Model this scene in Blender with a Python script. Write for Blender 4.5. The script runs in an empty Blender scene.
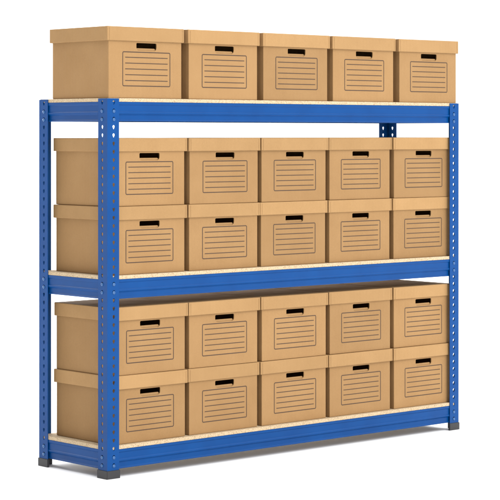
import bpy, bmesh, math, random
from mathutils import Vector, Matrix
random.seed(7)
scene=bpy.context.scene
col=scene.collection
scene.view_settings.view_transform='Standard'
scene.view_settings.look='None'
scene.view_settings.exposure=0

# ---------------- materials ----------------
def new_mat(name):
    m=bpy.data.materials.new(name); m.use_nodes=True
    nt=m.node_tree; b=nt.nodes['Principled BSDF']
    return m,nt,b
def N(nt,t,**kw):
    n=nt.nodes.new(t)
    for k,v in kw.items(): setattr(n,k,v)
    return n
def mixc(nt,fac,a,b,blend='MIX'):
    n=nt.nodes.new('ShaderNodeMix'); n.data_type='RGBA'; n.blend_type=blend
    for i,v in ((0,fac),(6,a),(7,b)):
        if hasattr(v,'is_output'): nt.links.new(v,n.inputs[i])
        else: n.inputs[i].default_value=v
    return n.outputs[2]
def noise(nt,vec,scale,detail=3,rough=.5):
    n=N(nt,'ShaderNodeTexNoise'); n.inputs['Scale'].default_value=scale
    n.inputs['Detail'].default_value=detail; n.inputs['Roughness'].default_value=rough
    nt.links.new(vec,n.inputs['Vector']); return n.outputs['Fac']
def mapr(nt,v,a,b,c,d):
    n=N(nt,'ShaderNodeMapRange')
    nt.links.new(v,n.inputs[0])
    for i,x in enumerate((a,b,c,d)): n.inputs[i+1].default_value=x
    return n.outputs[0]

def cardboard(name,c1,c2):
    m,nt,b=new_mat(name)
    tc=N(nt,'ShaderNodeTexCoord'); oi=N(nt,'ShaderNodeObjectInfo')
    add=N(nt,'ShaderNodeVectorMath',operation='ADD')
    nt.links.new(tc.outputs['Object'],add.inputs[0])
    cmb=N(nt,'ShaderNodeCombineXYZ')
    ml=N(nt,'ShaderNodeMath',operation='MULTIPLY'); ml.inputs[1].default_value=37.0
    nt.links.new(oi.outputs['Random'],ml.inputs[0]); nt.links.new(ml.outputs[0],cmb.inputs[1]); nt.links.new(ml.outputs[0],cmb.inputs[2])
    nt.links.new(cmb.outputs[0],add.inputs[1])
    v=add.outputs[0]
    big=mapr(nt,noise(nt,v,4,4,.6),.3,.7,0,1)
    fine=noise(nt,v,260,3,.75)
    cc=mixc(nt,big,c1,c2)
    fb=mapr(nt,fine,.2,.8,.88,1.11)
    hs=N(nt,'ShaderNodeHueSaturation')
    nt.links.new(cc,hs.inputs['Color'])
    rv=mapr(nt,oi.outputs['Random'],0,1,.92,1.06)
    mm=N(nt,'ShaderNodeMath',operation='MULTIPLY'); nt.links.new(fb,mm.inputs[0]); nt.links.new(rv,mm.inputs[1])
    nt.links.new(mm.outputs[0],hs.inputs['Value'])
    nt.links.new(hs.outputs[0],b.inputs['Base Color'])
    b.inputs['Roughness'].default_value=.8
    b.inputs['Specular IOR Level'].default_value=.2
    mp=N(nt,'ShaderNodeMapping'); nt.links.new(tc.outputs['Object'],mp.inputs[0])
    w=N(nt,'ShaderNodeTexWave',wave_type='BANDS',bands_direction='DIAGONAL'); w.inputs['Scale'].default_value=26
    mp.inputs['Scale'].default_value=(1,1,0.0)
    w.inputs['Distortion'].default_value=.6
    nt.links.new(mp.outputs[0],w.inputs['Vector'])
    lf=noise(nt,v,7,2)
    s1=N(nt,'ShaderNodeMath',operation='MULTIPLY'); s1.inputs[1].default_value=.3; nt.links.new(w.outputs['Fac'],s1.inputs[0])
    s2=N(nt,'ShaderNodeMath',operation='MULTIPLY_ADD'); s2.inputs[1].default_value=7; nt.links.new(lf,s2.inputs[0]); nt.links.new(s1.outputs[0],s2.inputs[2])
    bp=N(nt,'ShaderNodeBump'); bp.inputs['Strength'].default_value=.5; bp.inputs['Distance'].default_value=.002
    nt.links.new(s2.outputs[0],bp.inputs['Height']); nt.links.new(bp.outputs[0],b.inputs['Normal'])
    return m
CARD=cardboard('cardboard_body',(.285,.162,.066,1),(.315,.184,.078,1))
LID=cardboard('cardboard_lid',(.325,.190,.079,1),(.36,.214,.092,1))
m,nt,b=new_mat('printed_ink'); b.inputs['Base Color'].default_value=(.045,.022,.012,1); b.inputs['Roughness'].default_value=.7; INK=m

m,nt,b=new_mat('blue_powder_coat'); BLUE=m
tc=N(nt,'ShaderNodeTexCoord')
cc=mixc(nt,mapr(nt,noise(nt,tc.outputs['Object'],6,3),.3,.7,0,1),(.0,.044,.182,1),(.0,.052,.208,1))
nt.links.new(cc,b.inputs['Base Color']); b.inputs['Roughness'].default_value=.38; b.inputs['Specular IOR Level'].default_value=.15
bp=N(nt,'ShaderNodeBump'); bp.inputs['Strength'].default_value=.15; bp.inputs['Distance'].default_value=.001
nt.links.new(noise(nt,tc.outputs['Object'],350,2),bp.inputs['Height']); nt.links.new(bp.outputs[0],b.inputs['Normal'])

m,nt,b=new_mat('rivet_steel'); b.inputs['Base Color'].default_value=(.03,.1,.25,1); b.inputs['Roughness'].default_value=.35; b.inputs['Metallic'].default_value=.2; RIV=m
m,nt,b=new_mat('black_plastic'); b.inputs['Base Color'].default_value=(.018,.017,.019,1); b.inputs['Roughness'].default_value=.5; PLAST=m

m,nt,b=new_mat('chipboard'); CHIP=m
tc=N(nt,'ShaderNodeTexCoord')
vo=N(nt,'ShaderNodeTexVoronoi'); vo.inputs['Scale'].default_value=300; nt.links.new(tc.outputs['Object'],vo.inputs['Vector'])
bw=N(nt,'ShaderNodeSeparateColor'); nt.links.new(vo.outputs['Color'],bw.inputs[0])
rp=N(nt,'ShaderNodeValToRGB'); nt.links.new(bw.outputs[0],rp.inputs[0])
e=rp.color_ramp.elements; e[0].color=(.26,.17,.085,1); e[1].color=(.50,.39,.25,1); e[1].position=.6
x=e.new(.15); x.color=(.39,.285,.17,1)
nt.links.new(rp.outputs[0],b.inputs['Base Color']); b.inputs['Roughness'].default_value=.85

m,nt,b=new_mat('white_studio_floor'); FLOOR=m
tc=N(nt,'ShaderNodeTexCoord')
cc=mixc(nt,noise(nt,tc.outputs['Object'],3,2),(.94,.94,.94,1),(.96,.96,.96,1))
nt.links.new(cc,b.inputs['Base Color']); b.inputs['Roughness'].default_value=.7; b.inputs['Specular IOR Level'].default_value=.2

# ---------------- helpers ----------------
def obj_from_bm(bm,name,mats,parent=None,loc=(0,0,0)):
    bmesh.ops.recalc_face_normals(bm,faces=bm.faces)
    me=bpy.data.meshes.new(name); bm.to_mesh(me); bm.free()
    for mt in mats: me.materials.append(mt)
    o=bpy.data.objects.new(name,me); col.objects.link(o); o.location=loc
    if parent: o.parent=parent
    return o
def add_box(bm,x0,x1,y0,y1,z0,z1,mat=0,bevel=0,seg=2):
    r=bmesh.ops.create_cube(bm,size=1)
    vs=r['verts']
    for v in vs:
        v.co=Vector((x0+(v.co.x+.5)*(x1-x0),y0+(v.co.y+.5)*(y1-y0),z0+(v.co.z+.5)*(z1-z0)))
    fs=set(f for v in vs for f in v.link_faces)
    for f in fs: f.material_index=mat
    if bevel:
        es=list(set(e for f in fs for e in f.edges))
        bmesh.ops.bevel(bm,geom=es,offset=bevel,segments=seg,affect='EDGES',profile=.5)
def prism(bm,poly,axis,a,b,mat=0):
    def P(p,t):
        if axis=='x': return (t,p[0],p[1])
        if axis=='y': return (p[0],t,p[1])
        return (p[0],p[1],t)
    A=[bm.verts.new(P(p,a)) for p in poly]; B=[bm.verts.new(P(p,b)) for p in poly]
    n=len(poly)
    f=[bm.faces.new(A),bm.faces.new(B[::-1])]
    for i in range(n): f.append(bm.faces.new((A[i],A[(i+1)%n],B[(i+1)%n],B[i])))
    for q in f: q.material_index=mat

# ---------------- dimensions ----------------
W,D,H=2.488,.555,1.83
F=.072; T=.0035; PITCH=.0392

rack=bpy.data.objects.new('shelving_unit',None); col.objects.link(rack)
rack.empty_display_size=.2
rack['label']='tall blue steel shelving unit with three chipboard shelves of boxes'
rack['category']='shelving unit'

# ---------- uprights ----------
def strip(bm,mapf,u0,u1,z0,z1,uc):
    n=int((z1-z0)/PITCH); p=(z1-z0)/n
    K=16
    for k in range(n):
        a=z0+k*p; b_=a+p; zc=(a+b_)/2
        outer=[];inner=[]
        for i in range(K):
            an=2*math.pi*(i+.5)/K
            dx,dz=math.cos(an),math.sin(an)
            r=.0076
            hx=dx*r; hz=dz*r+.003
            if dz<0:
                hx=dx*r*(1+.45*dz); hz=.003+dz*r*1.75
            inner.append((uc+hx,zc+hz))
            s=max(abs(dx),abs(dz))
            ox=dx/s; oz=dz/s
            outer.append([uc+(ox*(u1-uc) if ox>0 else ox*(uc-u0)), zc+oz*p/2])
        layers=[]
        for w in (0,T):
            O=[bm.verts.new(mapf(q[0],q[1],w)) for q in outer]
            I=[bm.verts.new(mapf(q[0],q[1],w)) for q in inner]
            layers.append((O,I))
            for i in range(K):
                j=(i+1)%K
                bm.faces.new((O[i],O[j],I[j],I[i]))
            for i in range(K):
                j=(i+1)%K
                A=outer[i];B=outer[j]
                if abs(A[0]-B[0])>1e-6 and abs(A[1]-B[1])>1e-6:
                    cu=u1 if max(A[0],B[0])>u1-1e-6 else u0
                    cz=zc+p/2 if max(A[1],B[1])>zc+p/2-1e-6 else zc-p/2
                    cv=bm.verts.new(mapf(cu,cz,w))
                    bm.faces.new((O[i],cv,O[j]))
        I0,I1=layers[0][1],layers[1][1]
        for i in range(K):
            j=(i+1)%K
            bm.faces.new((I0[i],I0[j],I1[j],I1[i]))
    for (ua,za,ub,zb) in ((u0,z0,u0,z1),(u1,z0,u1,z1),(u0,z0,u1,z0),(u0,z1,u1,z1)):
        bm.faces.new([bm.verts.new(mapf(*t)) for t in ((ua,za,0),(ub,zb,0),(ub,zb,T),(ua,za,T))])
    return n,p

def upright(cx,cy,sx,sy):
    bm=bmesh.new()
    z0,z1=.004,H-.002
    strip(bm,lambda u,v,w:(sx*u,sy*w,v),0,F,z0,z1,F*.55)
    strip(bm,lambda u,v,w:(sx*w,sy*u,v),T,F,z0,z1,F*.56)
    bmesh.ops.remove_doubles(bm,verts=bm.verts,dist=1e-5)
    o=obj_from_bm(bm,'upright',[BLUE],rack,(cx,cy,0))
    bm=bmesh.new()
    g=.004
    pts=[(-g,-g),(F+.004,-g),(F+.004,T+.005),(T+.005,T+.005),(T+.005,F+.004),(-g,F+.004)]
    prism(bm,[(sx*p[0],sy*p[1]) for p in pts],'z',0.0,.040)
    prism(bm,[(sx*x_,sy*y_) for x_,y_ in ((T+.0055,T+.0055),(F*.8,T+.0055),(T+.0055,F*.8))],'z',0.0005,.008)
    bmesh.ops.bevel(bm,geom=[e for e in bm.edges],offset=.0012,segments=2,affect='EDGES')
    obj_from_bm(bm,'foot',[PLAST],o)
    return o
for cx,sx in ((0,1),(W,-1)):
    for cy,sy in ((0,1),(D,-1)):
        upright(cx,cy,sx,sy)
nh=int((H-.006)/PITCH); ph=(H-.006)/nh
holez=[.004+(k+.5)*ph for k in range(nh)]

# ---------- beams ----------
BH=.094
def profile(sgn,top):
    pts=[(0,top),(0,top-.012),(.0035,top-.016),(.0035,top-.046),(0,top-.050),(0,top-.056),(.008,top-.064),(.008,top-BH+.010),(.004,top-BH+.004),(.006,top-BH),(.030,top-BH),(.030,top-BH+.003),(.012,top-BH+.004),(.012,top-.062),(.0065,top-.050),(.0065,top-.004),(.030,top-.004),(.030,top)]
    return pts
def rivet(bm,c,nrm,r=.0085):
    rr=bmesh.ops.create_uvsphere(bm,u_segments=14,v_segments=8,radius=r)
    n=Vector(nrm)
    for v in rr['verts']:
        d=v.co.dot(n); v.co=v.co-n*d*.55+Vector(c)
    for f in set(f for v in rr['verts'] for f in v.link_faces): f.material_index=1; f.smooth=True
def rz(top):
    hs=[h for h in holez if top-BH+.005<h<top-.004]
    return (hs[0],hs[-1])
def long_beam(top,back=False):
    bm=bmesh.new(); s=-1 if back else 1; y0=D if back else 0
    prism(bm,[(y0+s*(T+.0006+p[0]),p[1]) for p in profile(1,top)],'x',T+.003,W-T-.003)
    for z in rz(top):
        for x in (F*.55,W-F*.55):
            rivet(bm,(x,y0-s*.001,z-.002),(0,1,0))
    return obj_from_bm(bm,'long_beam',[BLUE,RIV],rack)
def side_beam(top,right=False):
    bm=bmesh.new(); s=-1 if right else 1; x0=W if right else 0
    prism(bm,[(x0+s*(T+.0006+p[0]),p[1]) for p in profile(1,top)],'y',.036,D-.036)
    for z in rz(top):
        for y in (F*.56,D-F*.56):
            rivet(bm,(x0-s*.001,y,z-.002),(1,0,0))
    return obj_from_bm(bm,'side_beam',[BLUE,RIV],rack)
TH=.018
SHELVES=[.155,.974,H]
for top in SHELVES:
    bt=top-TH
    long_beam(bt); long_beam(bt,True); side_beam(bt); side_beam(bt,True)
    bm=bmesh.new()
    add_box(bm,T+.001,W-T-.001,T+.001,D-T-.001,bt+.0005,top,bevel=.001)
    obj_from_bm(bm,'shelf_board',[CHIP],rack)

# ---------------- archive box master ----------------
BW,BD,BHt=.457,.452,.331
LW,LD,LH=.479,.470,.066
OFF=.006
def eval_mesh(o,name):
    dg=bpy.context.evaluated_depsgraph_get()
    me=bpy.data.meshes.new_from_object(o.evaluated_get(dg)); me.name=name
    return me
def tmp(bm,name,mats):
    return obj_from_bm(bm,name,mats)
bm=bmesh.new(); add_box(bm,-BW/2,BW/2,0,BD,0,BHt-.008,bevel=.003,seg=3)
body=tmp(bm,'body',[CARD])
bm=bmesh.new(); add_box(bm,-BW/2+.005,BW/2-.005,.005,BD-.005,.006,BHt+.05)
c1=tmp(bm,'cut_a',[CARD])
def capsule_pts(cx,cz,w,h,rt,rb,seg=6):
    pts=[]
    for (sx_,sz_,a0,r) in ((1,1,0,rt),(-1,1,90,rt),(-1,-1,180,rb),(1,-1,270,rb)):
        ox=cx+sx_*(w/2-r); oz=cz+sz_*(h/2-r)
        for i in range(seg+1):
            a=math.radians(a0+90*i/seg); pts.append((ox+r*math.cos(a),oz+r*math.sin(a)))
    return pts
HZ=.2395
bm=bmesh.new(); prism(bm,capsule_pts(OFF,HZ,.127,.036,.006,.0168),'y',-.05,BD+.05)
c2=tmp(bm,'cut_b',[CARD])
for c in (c1,c2):
    md=body.modifiers.new('b','BOOLEAN'); md.operation='DIFFERENCE'; md.object=c; md.solver='EXACT'
bpy.context.view_layer.update()
body_me=eval_mesh(body,'archive_box_body')
for o in (body,c1,c2): bpy.data.objects.remove(o)
bm=bmesh.new(); bm.from_mesh(body_me)
for y,s in ((.0052,1),(BD-.0052,-1)):
    rows=[]
    for (zz,yy,hw) in ((HZ-.022,y,.062),(HZ-.013,y+s*.0012,.061),(HZ-.006,y+s*.004,.056)):
        rows.append([bm.verts.new((OFF-hw,yy,zz)),bm.verts.new((OFF+hw,yy,zz))])
    for q in range(2): bm.faces.new((rows[q][0],rows[q][1],rows[q+1][1],rows[q+1][0]))
bm.to_mesh(body_me); bm.free()
# lid
bm=bmesh.new(); add_box(bm,-LW/2,LW/2,-(LD-BD)/2,BD+(LD-BD)/2,BHt-LH,BHt,bevel=.0035,seg=3)
lid=tmp(bm,'lid',[LID])
bm=bmesh.new(); add_box(bm,-LW/2+.005,LW/2-.005,-(LD-BD)/2+.005,BD+(LD-BD)/2-.005,BHt-LH-.05,BHt-.006)
c1=tmp(bm,'cut_a',[LID])
bm=bmesh.new()
for x in (-LW/2+.012,LW/2-.012):
    add_box(bm,x-.0007,x+.0007,-.05,-(LD-BD)/2+.0015,BHt-LH-.01,BHt-.006)
c2=tmp(bm,'cut_b',[LID])
for c in (c1,c2):
    md=lid.modifiers.new('b','BOOLEAN'); md.operation='DIFFERENCE'; md.object=c; md.solver='EXACT'
bpy.context.view_layer.update()
lid_me=eval_mesh(lid,'archive_box_lid')
for o in (lid,c1,c2): bpy.data.objects.remove(o)
# printed label
bm=bmesh.new()
yl=-.0007
zl0,zl1=.055,.2165; lw=.300; lt=.0041
o_=capsule_pts(OFF,(zl0+zl1)/2,lw,zl1-zl0,.0085,.0085); i_=capsule_pts(OFF,(zl0+zl1)/2,lw-2*lt,zl1-zl0-2*lt,.0085-lt,.0085-lt)
O=[bm.verts.new((p[0],yl,p[1])) for p in o_]; I=[bm.verts.new((p[0],yl,p[1])) for p in i_]
for i in range(len(O)):
    j=(i+1)%len(O)
    if (O[i].co-O[j].co).length<1e-6: continue
    bm.faces.new((O[i],I[i],I[j],O[j]))
nl=5
for k in range(nl):
    z=zl1-(k+1)*(zl1-zl0)/(nl+1)
    x0,x1=OFF-lw/2+.017,OFF+lw/2-.017
    vs=[bm.verts.new(p) for p in ((x0,yl,z-.0018),(x1,yl,z-.0018),(x1,yl,z+.0018),(x0,yl,z+.0018))]
    bm.faces.new(vs)
for f in bm.faces:
    if f.normal.y>0: f.normal_flip()
lab_me=bpy.data.meshes.new('printed_label'); bm.to_mesh(lab_me); bm.free(); lab_me.materials.append(INK)

def archive_box(x,y,z,rot,label,sz=1.0):
    e=bpy.data.objects.new('archive_box',None); col.objects.link(e); e.empty_display_size=.1
    e.location=(x,y,z); e.rotation_euler=(0,0,rot); e.scale=(1,1,sz)
    e['label']=label; e['category']='cardboard box'; e['group']='archive boxes on the shelving unit'
    b_=bpy.data.objects.new('body',body_me); col.objects.link(b_); b_.parent=e
    p=bpy.data.objects.new('printed_label',lab_me); col.objects.link(p); p.parent=b_
    l=bpy.data.objects.new('lid',lid_me); col.objects.link(l); l.parent=e
    l.location=(random.uniform(-.002,.002),random.uniform(-.002,.002),0)
    l.rotation_euler=(0,random.uniform(-.0025,.0025),random.uniform(-.004,.004))
    return e
for i in range(5):
    x=.246+.5025*i+random.uniform(-.003,.003)
    archive_box(x,.014+random.uniform(-.003,.003),H+.0005,random.uniform(-.007,.007),
      'brown cardboard archive box with lid on the top shelf',1.045)
for (base,txt_hi,txt_lo) in ((SHELVES[1],'brown cardboard archive box stacked on another, middle shelf','brown cardboard archive box under another, middle shelf'),
                       (SHELVES[0],'brown cardboard archive box stacked on another, bottom shelf','brown cardboard archive box under another, bottom shelf')):
    for r in range(2):
        for i in range(5):
            x=.281+.486*i+random.uniform(-.0015,.0015)
            archive_box(x,.030+random.uniform(-.003,.003),base+.0005+r*(BHt+.001),random.uniform(-.003,.003),
               txt_lo if r==0 else txt_hi)

# ---------------- floor ----------------
bm=bmesh.new()
s=150
bm.faces.new([bm.verts.new(p) for p in ((-s,-s,0),(s,-s,0),(s,s,0),(-s,s,0))])
fl=obj_from_bm(bm,'floor',[FLOOR]); fl['kind']='structure'; fl['label']='plain white studio floor'; fl['category']='floor'

# ---------------- world + light ----------------
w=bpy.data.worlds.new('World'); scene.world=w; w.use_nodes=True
nt=w.node_tree
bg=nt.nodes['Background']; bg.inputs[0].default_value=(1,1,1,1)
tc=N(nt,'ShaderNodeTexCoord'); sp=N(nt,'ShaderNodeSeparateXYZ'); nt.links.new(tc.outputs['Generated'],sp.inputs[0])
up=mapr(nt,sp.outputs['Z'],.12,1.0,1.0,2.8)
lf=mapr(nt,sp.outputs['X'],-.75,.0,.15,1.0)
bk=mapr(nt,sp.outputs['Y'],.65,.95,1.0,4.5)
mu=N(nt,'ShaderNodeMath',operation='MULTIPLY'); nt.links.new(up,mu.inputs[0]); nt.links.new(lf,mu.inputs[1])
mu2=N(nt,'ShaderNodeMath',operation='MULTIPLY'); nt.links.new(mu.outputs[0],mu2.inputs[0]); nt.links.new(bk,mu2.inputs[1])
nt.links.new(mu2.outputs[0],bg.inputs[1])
def sun(dirv,st,ang,c=(1,1,1)):
    l=bpy.data.lights.new('sun','SUN'); l.energy=st; l.angle=math.radians(ang); l.color=c
    o=bpy.data.objects.new('key_or_fill_light',l); col.objects.link(o)
    o.rotation_euler=Vector(dirv).to_track_quat('Z','Y').to_euler()
    o.location=(0,-4,5)
sun((-.05,-.72,.78),1.5,40)
sun((-.08,-.99,.10),.9,14)  # added low front fill, lightens the lid tops under the shelves
sun((.15,.97,.12),3.5,10)  # added low back light, lifts the dark gap above the lids from behind

# ---------------- camera ----------------
a=math.radians(48.2)
v=Vector((math.cos(a),math.sin(a),0)); r=Vector((math.sin(a),-math.cos(a),0))
C=-(9.7*v)+.684*r; C.z=1.657
cam=bpy.data.cameras.new('camera'); cam.sensor_width=36; cam.lens=36*2024/500
cam.shift_y=-116/500; cam.clip_end=1000
co=bpy.data.objects.new('camera',cam); col.objects.link(co); co.location=C
co.rotation_euler=(math.pi/2,0,a-math.pi/2)
scene.camera=co
